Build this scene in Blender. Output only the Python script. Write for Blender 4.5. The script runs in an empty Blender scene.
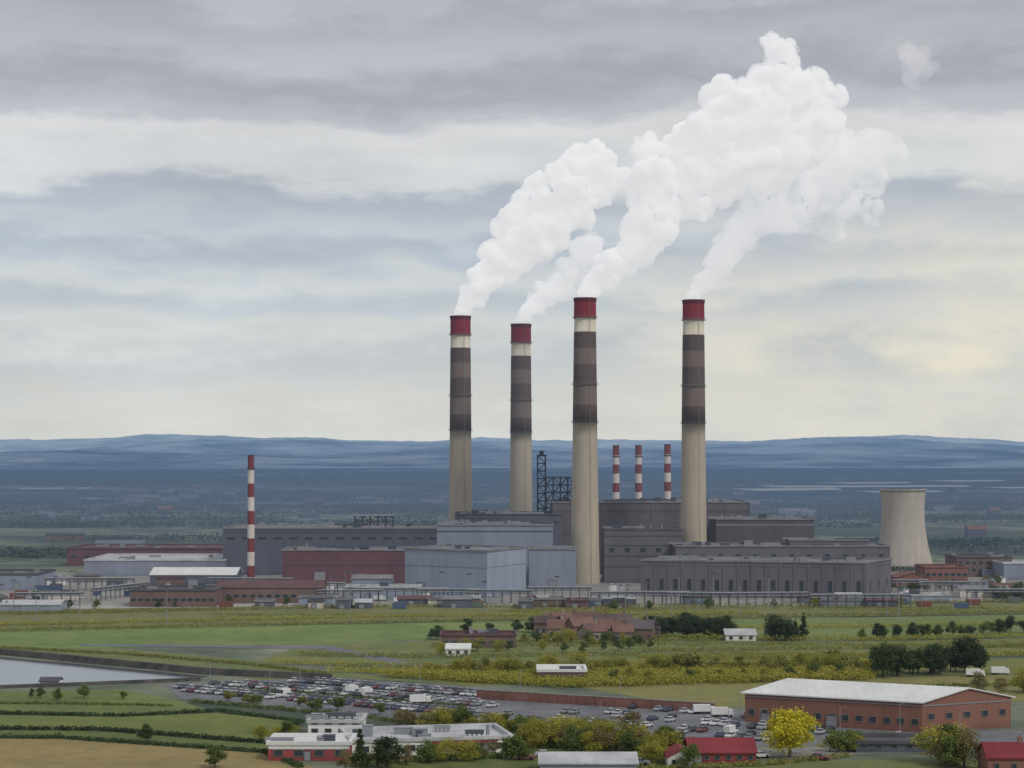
import bpy, math, random, bmesh
import numpy as np
from mathutils import Vector, Matrix, noise
random.seed(7); RNG=np.random.default_rng(5)
scene=bpy.context.scene
COL=scene.collection
CAM_H=67.0; FP=2000.0; HY=455.0
def G(x,y,z=0.0):
    Y=(CAM_H-z)*FP/(y-HY)
    return Vector(((x-512)/FP*Y, Y, z))
def lin(c):
    o=[]
    for v in c[:3]:
        v/=255.0
        o.append(v/12.92 if v<=0.04045 else ((v+0.055)/1.055)**2.4)
    return (o[0],o[1],o[2],1.0)
K=0.70
def alb(c,k=None):
    l=lin(c); k=k or K; return (min(l[0]/k,.9),min(l[1]/k,.9),min(l[2]/k,.9),1)
# ---------------------------------------------------------------- materials
def newmat(name):
    m=bpy.data.materials.new(name); m.use_nodes=True
    nt=m.node_tree; b=nt.nodes["Principled BSDF"]
    b.inputs["Roughness"].default_value=0.85
    b.inputs["Specular IOR Level"].default_value=0.2
    return m,nt,b
def N(nt,t,**k):
    n=nt.nodes.new(t)
    for a,v in k.items(): setattr(n,a,v)
    return n
def mathn(nt,op,a,b=None,clamp=False):
    n=N(nt,"ShaderNodeMath",operation=op); n.use_clamp=clamp
    for i,v in enumerate((a,b)):
        if v is None: continue
        if isinstance(v,(int,float)): n.inputs[i].default_value=v
        else: nt.links.new(v,n.inputs[i])
    return n.outputs[0]
def mixc(nt,f,a,b,mode='MIX'):
    n=N(nt,"ShaderNodeMix",data_type='RGBA',blend_type=mode)
    if isinstance(f,(int,float)): n.inputs[0].default_value=f
    else: nt.links.new(f,n.inputs[0])
    for i,v in ((6,a),(7,b)):
        if isinstance(v,(tuple,list)): n.inputs[i].default_value=v
        else: nt.links.new(v,n.inputs[i])
    return n.outputs[2]
def noisen(nt,vec,scale,detail=4,rough=.55,sc=(1,1,1)):
    mp=N(nt,"ShaderNodeMapping"); mp.inputs["Scale"].default_value=sc
    nt.links.new(vec,mp.inputs[0])
    n=N(nt,"ShaderNodeTexNoise"); n.inputs["Scale"].default_value=scale
    n.inputs["Detail"].default_value=detail; n.inputs["Roughness"].default_value=rough
    nt.links.new(mp.outputs[0],n.inputs["Vector"]); return n.outputs["Fac"]
def ramp(nt,f,stops,interp='LINEAR'):
    r=N(nt,"ShaderNodeValToRGB"); r.color_ramp.interpolation=interp
    e=r.color_ramp.elements
    while len(e)<len(stops): e.new(0.5)
    for i,(p,c) in enumerate(stops):
        e[i].position=p; e[i].color=c if len(c)==4 else (*c,1)
    nt.links.new(f,r.inputs[0]); return r.outputs[0]
def g4(v): return (v,v,v,1)
def pos(nt): return N(nt,"ShaderNodeNewGeometry").outputs["Position"]
_wm={}
def wallmat(c,kind='panel',var=.13):
    key=(c,kind)
    if key in _wm: return _wm[key]
    m,nt,b=newmat("wall_%s"%kind); p=pos(nt)
    base=alb(c,.52)
    s=noisen(nt,p,.12,5,.6,(1,1,.3))
    col=mixc(nt,ramp(nt,s,[(.3,g4(0)),(.7,g4(1))]),tuple(v*(1-var) for v in base[:3])+(1,),tuple(v*(1+var) for v in base[:3])+(1,))
    f=noisen(nt,p,1.4,4,.6,(1,1,.15))
    col=mixc(nt,.22,col,mixc(nt,f,g4(.35),g4(1.2)),'MULTIPLY')
    sep=N(nt,"ShaderNodeSeparateXYZ"); nt.links.new(p,sep.inputs[0])
    xy=mathn(nt,'ADD',sep.outputs[0],sep.outputs[1])
    cb=N(nt,"ShaderNodeCombineXYZ"); nt.links.new(xy,cb.inputs[0]); nt.links.new(sep.outputs[2],cb.inputs[1])
    br=N(nt,"ShaderNodeTexBrick"); nt.links.new(cb.outputs[0],br.inputs["Vector"])
    br.inputs["Scale"].default_value=1
    if kind=='panel': w,h,mo,k=5.5,4.0,.08,.16
    elif kind=='sheet': w,h,mo,k=2.4,11,.08,.15
    else: w,h,mo,k=1.2,.45,.05,.35
    br.inputs["Brick Width"].default_value=w; br.inputs["Row Height"].default_value=h
    br.inputs["Mortar Size"].default_value=mo; br.inputs["Color1"].default_value=g4(1)
    br.inputs["Color2"].default_value=g4(.8); br.inputs["Mortar"].default_value=g4(.5)
    if kind!='brick': br.offset=0
    col=mixc(nt,k,col,br.outputs[0],'MULTIPLY')
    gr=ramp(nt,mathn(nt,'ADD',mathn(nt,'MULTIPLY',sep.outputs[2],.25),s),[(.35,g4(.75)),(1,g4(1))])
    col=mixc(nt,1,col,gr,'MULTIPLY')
    nt.links.new(col,b.inputs["Base Color"]); _wm[key]=m; return m
def roofmat(c,var=.2,scale=.12):
    key=(c,'roof')
    if key in _wm: return _wm[key]
    m,nt,b=newmat("roof_surface"); p=pos(nt); base=alb(c,.8)
    s=noisen(nt,p,scale,6,.65)
    col=mixc(nt,ramp(nt,s,[(.35,g4(0)),(.65,g4(1))]),tuple(v*(1-var) for v in base[:3])+(1,),tuple(v*(1+var) for v in base[:3])+(1,))
    f=noisen(nt,p,1.3,4,.7); col=mixc(nt,.4,col,mixc(nt,f,g4(.4),g4(1.1)),'MULTIPLY')
    sep=N(nt,"ShaderNodeSeparateXYZ"); nt.links.new(p,sep.inputs[0])
    fr=mathn(nt,'LESS_THAN',mathn(nt,'FRACT',mathn(nt,'MULTIPLY',sep.outputs[0],.45)),.1)
    col=mixc(nt,mathn(nt,'MULTIPLY',fr,.10),col,g4(.08))
    nt.links.new(col,b.inputs["Base Color"]); _wm[key]=m; return m
def mute(c):
    if c[1]>c[2]+14:
        g=sum(c)/3; return tuple((v*.93+g*.07)*.98 for v in c)
    return c
def fieldmat(c1,c2,scale=.05,stripe=0,ang=0):
    m,nt,b=newmat("field_surface"); p=pos(nt)
    s=noisen(nt,p,scale,8,.7); a=ramp(nt,s,[(.36,g4(0)),(.64,g4(1))])
    col=mixc(nt,a,alb(mute(c1)),alb(mute(c2)))
    f=noisen(nt,p,.9,6,.75); col=mixc(nt,.45,col,mixc(nt,ramp(nt,f,[(.35,g4(0)),(.65,g4(1))]),g4(.7),g4(1.2)),'MULTIPLY')
    f=noisen(nt,p,.16,5,.7); col=mixc(nt,.45,col,mixc(nt,ramp(nt,f,[(.35,g4(0)),(.62,g4(1))]),g4(.7),g4(1.15)),'MULTIPLY')
    if stripe:
        mp=N(nt,"ShaderNodeMapping"); mp.inputs["Rotation"].default_value=(0,0,ang); nt.links.new(p,mp.inputs[0])
        w=N(nt,"ShaderNodeTexWave"); w.inputs["Scale"].default_value=stripe; w.inputs["Distortion"].default_value=2
        w.inputs["Detail"].default_value=2; nt.links.new(mp.outputs[0],w.inputs[0])
        col=mixc(nt,.3,col,mixc(nt,w.outputs[1],g4(.6),g4(1.1)),'MULTIPLY')
    nt.links.new(col,b.inputs["Base Color"]); return m
def plain(name,c,rough=.7,metal=0,var=.15,spec=.3):
    m,nt,b=newmat(name); p=pos(nt); base=alb(c)
    s=noisen(nt,p,.8,4,.6)
    nt.links.new(mixc(nt,s,tuple(v*(1-var) for v in base[:3])+(1,),tuple(v*(1+var) for v in base[:3])+(1,)),b.inputs["Base Color"])
    b.inputs["Roughness"].default_value=rough; b.inputs["Metallic"].default_value=metal
    b.inputs["Specular IOR Level"].default_value=spec
    return m
M_glass=plain("window_glass",(48,54,62),.15,0,.3,.5)
M_frame=plain("window_frame",(104,102,98))
M_steel=plain("dark_steel",(68,72,80),.6)
M_steel2=plain("grey_steel",(118,121,126),.6)
M_tyre=plain("tyre_rubber",(28,28,30),.8)
M_white=plain("white_paint",(186,187,186),.5)
M_redp=plain("red_paint",(116,52,54),.6)
M_wood=plain("bark",(76,66,56),.9)
M_asph=fieldmat((88,90,96),(108,110,114),.06)
M_conc=fieldmat((108,107,104),(134,132,126),.04)
M_line=plain("road_paint",(160,160,156),.7)
# ---------------------------------------------------------------- mesh tools
class MB:
    def __init__(s): s.v=[];s.f=[];s.m=[]
    def add(s,vs,fs,mi=0):
        o=len(s.v); s.v+= [tuple(q) for q in vs]
        for f in fs: s.f.append(tuple(i+o for i in f)); s.m.append(mi)
    def prism(s,poly,z0,z1,mi=0,top=True,bot=True,poly2=None):
        n=len(poly); p2=poly2 or poly
        vs=[(p[0],p[1],z0) for p in poly]+[(p[0],p[1],z1) for p in p2]
        fs=[(i,(i+1)%n,(i+1)%n+n,i+n) for i in range(n)]
        if top: fs.append(tuple(range(n,2*n)))
        if bot: fs.append(tuple(reversed(range(n))))
        s.add(vs,fs,mi)
    def box(s,x0,x1,y0,y1,z0,z1,mi=0): s.prism([(x0,y0),(x1,y0),(x1,y1),(x0,y1)],z0,z1,mi)
    def cyl(s,cx,cy,z0,z1,r0,r1=None,n=16,mi=0,top=True):
        r1=r0 if r1 is None else r1
        a=[(cx+r0*math.cos(2*math.pi*i/n),cy+r0*math.sin(2*math.pi*i/n)) for i in range(n)]
        c=[(cx+r1*math.cos(2*math.pi*i/n),cy+r1*math.sin(2*math.pi*i/n)) for i in range(n)]
        s.prism(a,z0,z1,mi,top,True,c)
    def strut(s,a,b,r=.2,mi=0,r2=None):
        a=Vector(a);b=Vector(b);d=(b-a).normalized(); r2=r2 or r
        u=d.cross(Vector((0,0,1)) if abs(d.z)<.9 else Vector((1,0,0))).normalized(); w=d.cross(u)
        vs=[a+u*r,a+w*r,a-u*r,a-w*r,b+u*r2,b+w*r2,b-u*r2,b-w*r2]
        s.add(vs,[(0,1,5,4),(1,2,6,5),(2,3,7,6),(3,0,4,7),(3,2,1,0),(4,5,6,7)],mi)
    def revolve(s,prof,n=32,cap=True):
        o=len(s.v)
        for r,z,_ in prof:
            for i in range(n):
                a=2*math.pi*i/n; s.v.append((r*math.cos(a),r*math.sin(a),z))
        for k in range(len(prof)-1):
            for i in range(n):
                j=(i+1)%n
                s.f.append((o+k*n+i,o+k*n+j,o+(k+1)*n+j,o+(k+1)*n+i)); s.m.append(prof[k][2])
    def mesh(s,name,mats,smooth=False):
        me=bpy.data.meshes.new(name); me.from_pydata(s.v,[],s.f)
        for m in mats: me.materials.append(m)
        me.polygons.foreach_set("material_index",s.m)
        if smooth: me.polygons.foreach_set("use_smooth",[True]*len(s.f))
        me.update(); return me
def ob(name,me,parent=None,loc=(0,0,0),rot=0,label=None,cat=None,group=None,kind=None,scale=1):
    o=bpy.data.objects.new(name,me); COL.objects.link(o)
    o.location=loc; o.rotation_euler=(0,0,rot); 
    if scale!=1: o.scale=(scale,)*3
    if parent: o.parent=parent
    if label: o["label"]=label
    if cat: o["category"]=cat
    if group: o["group"]=group
    if kind: o["kind"]=kind
    return o
def surf(name,pts,mat,z):
    v=[(p[0],p[1],z) for p in pts]
    a=sum(v[i][0]*v[(i+1)%len(v)][1]-v[(i+1)%len(v)][0]*v[i][1] for i in range(len(v)))
    if a<0: v=v[::-1]
    me=bpy.data.meshes.new(name); me.from_pydata(v,[],[tuple(range(len(v)))]); me.materials.append(mat)
    return ob(name,me,kind="structure")
def px(l): return [G(a,b) for a,b in l]
# ---------------------------------------------------------------- camera, light, world
cd=bpy.data.cameras.new("camera"); cam=bpy.data.objects.new("camera",cd); COL.objects.link(cam)
cam.location=(0,0,CAM_H); cam.rotation_euler=(math.radians(90),0,0)
cd.sensor_width=36; cd.lens=36*FP/1024; cd.shift_y=(HY-384)/1024; cd.clip_start=1; cd.clip_end=90000
scene.camera=cam
scene.view_settings.view_transform='Standard'; scene.view_settings.look='None'; scene.view_settings.exposure=0
sl=bpy.data.lights.new("sun",'SUN'); sl.energy=1.5; sl.angle=math.radians(12); sl.color=(1,.95,.87)
so=bpy.data.objects.new("sun",sl); COL.objects.link(so); so.rotation_euler=(math.radians(46),0,math.radians(42))
w=bpy.data.worlds.new("World"); scene.world=w; w.use_nodes=True
nt=w.node_tree; nt.nodes.clear()
tc=N(nt,"ShaderNodeTexCoord").outputs["Generated"]
sp=N(nt,"ShaderNodeSeparateXYZ"); nt.links.new(tc,sp.inputs[0])
w1=noisen(nt,tc,1,5,.5,(6,6,26)); w2=noisen(nt,tc,1,7,.56,(10,10,75)); w3=noisen(nt,tc,1,3,.5,(4,4,14)); w4=noisen(nt,tc,1,9,.6,(15,15,36))
t=mathn(nt,'MULTIPLY',sp.outputs[2],4.4)
t=mathn(nt,'ADD',t,mathn(nt,'MULTIPLY',mathn(nt,'SUBTRACT',w1,.5),.20))
t=mathn(nt,'ADD',t,mathn(nt,'MULTIPLY',mathn(nt,'SUBTRACT',w2,.5),.07))
t=mathn(nt,'ADD',t,mathn(nt,'MULTIPLY',mathn(nt,'SUBTRACT',w4,.5),.20))
sc=ramp(nt,t,[(0,lin((214,216,212))),(.12,lin((211,213,209))),(.20,lin((198,204,207))),(.27,lin((209,212,212))),(.33,lin((190,198,206))),(.39,lin((204,209,211))),
 (.45,lin((180,189,201))),(.50,lin((194,201,208))),(.55,lin((180,188,199))),(.60,lin((212,215,217))),(.70,lin((216,217,218))),(.745,lin((188,190,197))),(.80,lin((170,172,181))),(.88,lin((186,187,193))),(.95,lin((174,176,184))),(1,lin((184,185,191)))],'EASE')
mod=ramp(nt,w2,[(.3,g4(.93)),(.7,g4(1.06))]); sc=mixc(nt,.8,sc,mod,'MULTIPLY')
mod=ramp(nt,w4,[(.32,g4(.91)),(.68,g4(1.07))]); sc=mixc(nt,.7,sc,mod,'MULTIPLY')
mod=ramp(nt,w3,[(.3,g4(.94)),(.7,g4(1.05))]); sc=mixc(nt,1,sc,mod,'MULTIPLY')
wm=mathn(nt,'MULTIPLY',ramp(nt,mathn(nt,'ADD',sp.outputs[0],mathn(nt,'MULTIPLY',w1,.15)),[(.08,g4(0)),(.27,g4(.9))]),ramp(nt,sp.outputs[2],[(.002,g4(.3)),(.045,g4(1)),(.09,g4(.6)),(.17,g4(0))]))
wm=mathn(nt,'MULTIPLY',wm,ramp(nt,w4,[(.36,g4(.1)),(.60,g4(1))]))
sc=mixc(nt,wm,sc,lin((232,224,203)))
sky=N(nt,"ShaderNodeTexSky",sky_type='NISHITA'); sky.sun_disc=False
sky.sun_elevation=math.radians(44); sky.sun_rotation=math.radians(138)
b1=N(nt,"ShaderNodeBackground"); b1.inputs[1].default_value=.09; nt.links.new(sky.outputs[0],b1.inputs[0])
b2=N(nt,"ShaderNodeBackground"); b2.inputs[1].default_value=1.02; nt.links.new(sc,b2.inputs[0])
mx=N(nt,"ShaderNodeMixShader"); mx.inputs[0].default_value=.95
nt.links.new(b1.outputs[0],mx.inputs[1]); nt.links.new(b2.outputs[0],mx.inputs[2])
wo=N(nt,"ShaderNodeOutputWorld"); nt.links.new(mx.outputs[0],wo.inputs[0])
# ---------------------------------------------------------------- ground to horizon
m,nt,b=newmat("ground_surface"); p=pos(nt)
n1=noisen(nt,p,.0022,7,.62); n2=noisen(nt,p,.010,6,.65); n3=noisen(nt,p,.3,4,.7)
c=ramp(nt,n1,[(.36,alb((44,56,56))),(.46,alb((52,64,62))),(.51,alb((124,130,112))),(.56,alb((60,72,68))),(.64,alb((164,162,148)))])
c2=ramp(nt,n2,[(.4,alb((50,60,50))),(.56,alb((84,94,66))),(.68,alb((138,134,114)))])
c=mixc(nt,.4,c,c2); c=mixc(nt,.4,c,mixc(nt,n3,g4(.5),g4(1.2)),'MULTIPLY')
nt.links.new(c,b.inputs["Base Color"]); M_ground=m
surf("ground",[(-45000,-2000),(45000,-2000),(45000,60000),(-45000,60000)],M_ground,0)
m,nt,b=newmat("hill_surface"); p=pos(nt)
n1=noisen(nt,p,.0012,8,.7); c=ramp(nt,n1,[(.40,(0.03,.05,.07,1)),(.62,alb((165,170,170)))])
nt.links.new(c,b.inputs["Base Color"]); M_hill=m
def ridge(Yc,wid,prof,amp,seed):
    xs=np.linspace(-14000,14000,560); ys=np.linspace(Yc-wid,Yc+wid*.8,16)
    V=[];F=[]
    for j,y in enumerate(ys):
        t=(y-Yc)/(wid if y<Yc else wid*.8); g=max(0,math.cos(t*math.pi/2))**1.3
        for x in xs:
            pxx=512+x/Yc*FP; top=np.interp(pxx,[a for a,_ in prof],[c for _,c in prof])
            H=CAM_H+(HY-top)*Yc/FP
            nz=noise.fractal(Vector((x*.0007,y*.0007,seed)),1,2,6)*amp+noise.fractal(Vector((x*.005,y*.005,seed)),1,2,4)*amp*.3
            V.append((x,y,max(0,(H+nz)*g)-2))
    n=len(xs)
    for j in range(len(ys)-1):
        for i in range(n-1): F.append((j*n+i,j*n+i+1,(j+1)*n+i+1,(j+1)*n+i))
    me=bpy.data.meshes.new("hills"); me.from_pydata(V,[],F); me.materials.append(M_hill)
    me.polygons.foreach_set("use_smooth",[True]*len(F)); ob("hills",me,kind="structure")
ridge(24000,2500,[(-600,444),(0,440),(60,439),(150,434),(230,436),(330,439),(430,441),(480,436),(540,440),(600,438),(660,440),(740,441),(800,438),(850,435),(900,435),(950,437),(985,438),(1060,442),(1600,440)],36,1)
ridge(17500,2400,[(-600,449),(0,453),(120,446),(200,441),(330,441),(400,447),(480,443),(650,448),(760,443),(830,438),(900,441),(960,443),(1024,447),(1600,449)],44,5)
ridge(12500,2300,[(-600,457),(0,450),(90,448),(180,453),(330,455),(430,450),(520,451),(700,455),(900,451),(1024,453),(1600,456)],32,9)
# ---------------------------------------------------------------- leaf clouds
def quads_mesh(name,C,S,mat,flat=0.0):
    n=len(C); a=RNG.normal(size=(n,3))+np.array([0,-.15,.55+flat]); a/=np.linalg.norm(a,axis=1)[:,None]
    r=RNG.normal(size=(n,3)); u=np.cross(a,r); u/=np.linalg.norm(u,axis=1)[:,None]; v=np.cross(a,u)
    S=np.asarray(S).reshape(-1,1)*np.ones((n,1))
    v=v*.7
    P=np.stack([C-u*S-v*S*.6,C+u*S*.7-v*S,C+u*S+v*S*.5,C-u*S*.6+v*S],1).reshape(-1,3)
    me=bpy.data.meshes.new(name); me.vertices.add(4*n); me.vertices.foreach_set("co",P.astype(np.float32).ravel())
    me.loops.add(4*n); me.loops.foreach_set("vertex_index",np.arange(4*n,dtype=np.int32))
    me.polygons.add(n); me.polygons.foreach_set("loop_start",np.arange(0,4*n,4,dtype=np.int32))
    me.polygons.foreach_set("loop_total",np.full(n,4,dtype=np.int32))
    me.materials.append(mat); me.update(calc_edges=True); return me
def leafmat(c1,c2,trl=.3):
    m,nt,b=newmat("foliage"); p=pos(nt)
    s=noisen(nt,p,.3,4,.65)
    oi=N(nt,"ShaderNodeObjectInfo").outputs["Random"]
    f=mathn(nt,'ADD',mathn(nt,'MULTIPLY',s,1.3),mathn(nt,'SUBTRACT',mathn(nt,'MULTIPLY',oi,.6),.45),True)
    col=mixc(nt,f,alb(c1,.55),alb(c2,.55))
    nt.links.new(col,b.inputs["Base Color"]); b.inputs["Specular IOR Level"].default_value=.05
    tr=N(nt,"ShaderNodeBsdfTranslucent"); nt.links.new(col,tr.inputs[0])
    ms=N(nt,"ShaderNodeMixShader"); ms.inputs[0].default_value=trl
    out=[n for n in nt.nodes if n.type=='OUTPUT_MATERIAL'][0]
    nt.links.new(b.outputs[0],ms.inputs[1]); nt.links.new(tr.outputs[0],ms.inputs[2]); nt.links.new(ms.outputs[0],out.inputs[0])
    return m
L_green=leafmat((62,74,44),(94,106,58)); L_dark=leafmat((42,53,40),(64,78,50)); L_yel=leafmat((102,102,46),(136,132,60))
L_olive=leafmat((92,94,52),(118,116,64))
L_bright=leafmat((128,128,40),(168,160,54)); L_brown=leafmat((84,78,54),(116,106,74))
def crown(n,h,w,size,clumps,cone=False):
    cs=[]
    for i in range(clumps):
        t=random.random(); a=random.uniform(0,6.28)
        if cone: z=h*(.15+.8*t); rr=w*.5*(1-t)*random.uniform(.3,.9); cr=w*.25*(1.15-t)
        else:
            z=h*(.24+.64*t); env=math.sqrt(max(.05,1-((t-.4)/.66)**2)); rr=w*.5*env*random.uniform(.15,.85); cr=w*random.uniform(.13,.23)
        cs.append((rr*math.cos(a),rr*math.sin(a),z,cr))
    cs=np.array(cs); idx=RNG.integers(0,clumps,n)
    d=RNG.normal(size=(n,3)); d/=np.linalg.norm(d,axis=1)[:,None]
    d*=(RNG.random((n,1))**.4)*RNG.choice([1,1,1,1.25],size=(n,1))
    C=cs[idx,:3]+d*cs[idx,3:4]*np.array([1,1,.8]); C[:,2]=np.maximum(C[:,2],.3)
    return C
def trunk(h,r):
    mb=MB(); mb.cyl(0,0,0,h*.6,r,r*.45,7)
    for i in range(6):
        a=i*1.05+random.random(); z=h*random.uniform(.28,.5)
        mb.strut((0,0,z),(math.cos(a)*h*.2,math.sin(a)*h*.2,z+h*.22),r*.35,0,r*.12)
    return mb.mesh("trunk",[M_wood])
KIND={}
def mk(key,mat,n,h,w,size,clumps,cone=False,var=4):
    KIND[key]=[(trunk(h,h*.03),quads_mesh("crown",crown(n,h,w*random.uniform(.85,1.15),size,clumps,cone),RNG.uniform(size*.6,size*1.2,n),mat),h) for _ in range(var)]
mk('green',L_green,2600,10,9,.27,20); mk('dark',L_dark,2600,10,8.5,.27,18); mk('yel',L_yel,2600,9,11,.24,20)
mk('bright',L_bright,6000,9,9.6,.22,44,var=1); mk('brown',L_brown,1300,9,7.5,.22,17); mk('cone',L_dark,1800,10,5,.28,26,True,2)
mk('bush',L_green,1000,3.2,5.2,.19,9); mk('ybush',L_olive,1000,3.2,5.4,.19,9)
LBL={'green':'leafy green broadleaf tree in spring leaf','dark':'dark green dense broadleaf tree','yel':'yellow-green tree just coming into leaf',
 'bright':'bright yellow-green rounded tree beside a car park','brown':'half-bare brownish broadleaf tree','cone':'dark green conical conifer tree','bush':'low rounded green bush','ybush':'low yellow-green bush on grass'}
ntree=0
def tree(kind,x,y,h,world=False):
    global ntree
    if ntree>=300: return
    ntree+=1
    tk,cr,h0=random.choice(KIND[kind])
    P=Vector((x,y,0)) if world else G(x,y); s=h/h0*random.uniform(.85,1.15)
    nm='bush' if 'bush' in kind else 'tree'
    e=ob(nm,None,loc=P,rot=random.uniform(0,6.28),label=LBL[kind],cat=nm,group="trees and bushes around the power station")
    e.scale=(s*random.uniform(.9,1.25),s*random.uniform(.9,1.25),s)
    ob("trunk",tk,e); ob("crown",cr,e)
def row(kinds,x0,y0,x1,y1,n,h,jit=2.0,hv=.25):
    a=G(x0,y0); c=G(x1,y1)
    for i in range(n):
        t=(i+random.random())/n; q=a.lerp(c,t)
        tree(random.choice(kinds),q.x+random.gauss(0,jit*.4),q.y+random.gauss(0,jit),h*random.uniform(1-hv,1+hv),True)
def stuff_leaves(name,label,cat,polys,mat,mode="stuff",flat=0):
    C=[];S=[]
    for (x,y,r,h,n,s) in polys:
        d=RNG.normal(size=(n,3)); d/=np.linalg.norm(d,axis=1)[:,None]; d*=RNG.random((n,1))**.4
        q=d*np.array([r,r,h*.5])+np.array([x,y,h*.5]); C.append(q); S.append(RNG.uniform(s*.6,s*1.2,n))
    me=quads_mesh(name,np.concatenate(C),np.concatenate(S),mat,flat)
    return ob(name,me,label=label,cat=cat,kind=mode)
# ---------------------------------------------------------------- buildings
WIN={}
def winmesh(w,h,door=False):
    k=(round(w,1),round(h,1),door)
    if k not in WIN:
        mb=MB(); t=min(.12,w*.08)
        mb.box(-w/2+t,w/2-t,-.03,.1,t,h-t,0)
        mb.box(-w/2,-w/2+t,-.1,.1,0,h,1); mb.box(w/2-t,w/2,-.1,.1,0,h,1)
        mb.box(-w/2+t,w/2-t,-.1,.1,0,t,1); mb.box(-w/2+t,w/2-t,-.1,.1,h-t,h,1)
        WIN[k]=mb.mesh("window",[M_glass if not door else M_steel2,M_frame if not door else M_steel])
    return WIN[k]
def outset(poly,d):
    n=len(poly); r=[]
    for i in range(n):
        p=Vector(poly[i][:2]); a=(p-Vector(poly[i-1][:2])).normalized(); b=(Vector(poly[(i+1)%n][:2])-p).normalized()
        na=Vector((a.y,-a.x)); nb=Vector((b.y,-b.x)); k=max(.3,1+na.dot(nb)); r.append(p+(na+nb)/k*d)
    return r
def building(name,label,cat,cor,h,wall,roof,kind='flat',rh=0,over=.4,wins=(),group=None,clutter=0,pil=None,doors=(),chim=False,band=None,parapet=.8):
    O=Vector((cor[0][0],cor[0][1],0)); e=ob(name,None,loc=O,label=label,cat=cat,group=group)
    c=[Vector((p[0]-O.x,p[1]-O.y)) for p in cor]
    mb=MB(); mb.prism(c,0,h,0,False,False)
    r=MB()
    if kind=='flat':
        r.prism(outset(c,-.35),h-.5,h-.15)
        o=outset(c,over); i=outset(c,-.4); n=len(c)
        vs=[(p.x,p.y,h) for p in o]+[(p.x,p.y,h+parapet) for p in o]+[(p.x,p.y,h+parapet) for p in i]+[(p.x,p.y,h-.3) for p in i]+[(p.x,p.y,h) for p in outset(c,-.02)]
        for k in range(n):
            j=(k+1)%n
            r.add([vs[k],vs[j],vs[n+j],vs[n+k]],[(0,1,2,3)]); r.add([vs[n+k],vs[n+j],vs[2*n+j],vs[2*n+k]],[(0,1,2,3)])
            r.add([vs[2*n+k],vs[2*n+j],vs[3*n+j],vs[3*n+k]],[(0,1,2,3)]); r.add([vs[4*n+k],vs[4*n+j],vs[j],vs[k]],[(0,1,2,3)])
    else:
        d01=(c[1]-c[0]).length; d12=(c[2]-c[1]).length
        if d01>=d12: a,b_,cc,d=c[0],c[1],c[2],c[3]
        else: a,b_,cc,d=c[1],c[2],c[3],c[0]
        m1=(b_+cc)/2; m0=(a+d)/2
        mb.add([(a.x,a.y,h),(d.x,d.y,h),(m0.x,m0.y,h+rh)],[(0,1,2)]); mb.add([(b_.x,b_.y,h),(cc.x,cc.y,h),(m1.x,m1.y,h+rh)],[(0,1,2)])
        ax=(b_-a).normalized()*over; pr=(d-a).normalized()*over; dz=rh*over/max(.1,(d-a).length/2)
        for (p,q,sg) in ((a,b_,-1),(d,cc,1)):
            lo0=p-ax+pr*sg; lo1=q+ax+pr*sg; h0=m0-ax; h1=m1+ax
            vs=[(lo0.x,lo0.y,h-dz),(lo1.x,lo1.y,h-dz),(h1.x,h1.y,h+rh),(h0.x,h0.y,h+rh)]
            vs+=[(x,y,z+.3) for x,y,z in vs]
            r.add(vs,[(0,1,2,3),(4,5,6,7),(0,1,5,4),(1,2,6,5),(2,3,7,6),(3,0,4,7)])
    ob("wall",mb.mesh("wall",[wall]),e); ro=ob("roof",r.mesh("roof",[roof]),e)
    def place(me,nm,fi,u,z,out=.05,lab=None):
        a=c[fi]; b_=c[(fi+1)%len(c)]; d=(b_-a).normalized(); on=Vector((d.y,-d.x))
        q=a.lerp(b_,u)+on*out; return ob(nm,me,e,(q.x,q.y,z),math.atan2(d.y,d.x),label=lab)
    for (fi,n,w_,h_,z) in wins:
        for k in range(n): place(winmesh(w_,h_),"window",fi,(k+.5)/n,z)
    for (fi,u,w_,h_) in doors: place(winmesh(w_,h_,True),"door",fi,u,0.02,.07)
    if pil:
        fi_l,n,w_,pm=pil
        pmesh=MB(); pmesh.box(-w_/2,w_/2,-.3,.1,0,h-.3); pmm=pmesh.mesh("pilaster",[pm])
        for fi in fi_l:
            for k in range(n+1): place(pmm,"pilaster",fi,min(.995,max(.005,k/n)),0,0)
    if band:
        for (fi,z,bh,bm) in band:
            L=(c[(fi+1)%len(c)]-c[fi]).length; q=MB(); q.box(-L/2+.1,L/2-.1,-.16,.05,z,z+bh); place(q.mesh("wall_band",[bm]),"wall_band",fi,.5,0,0)
    for k in range(clutter):
        u,v=random.uniform(.06,.92),random.uniform(.12,.85)
        q=c[0].lerp(c[1],u).lerp(c[3].lerp(c[2],u),v); t=random.random(); q_=MB()
        if t<.5:
            a,b_,hh=random.uniform(1.2,5),random.uniform(1.2,3.5),random.uniform(.8,2.6)
            q_.box(-a/2,a/2,-b_/2,b_/2,0,hh); q_.box(-a/2-.1,a/2+.1,-b_/2-.1,b_/2+.1,hh,hh+.15); nm="rooftop_unit"
        elif t<.75: q_.cyl(0,0,0,random.uniform(1.2,3.2),.45,.4,10); nm="roof_vent"
        else:
            L=random.uniform(8,26) if h>12 else random.uniform(3,8); q_.box(-L/2,L/2,-.5,.5,.6,1.5)
            for s in range(4): x=-L/2+L*(s+.5)/4; q_.box(x-.2,x+.2,-.4,.4,0,.6)
            nm="roof_duct"
        ob(nm,q_.mesh(nm,[random.choice([M_steel,M_steel2,M_steel2])]),e,(q.x,q.y,h-.15))
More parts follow.
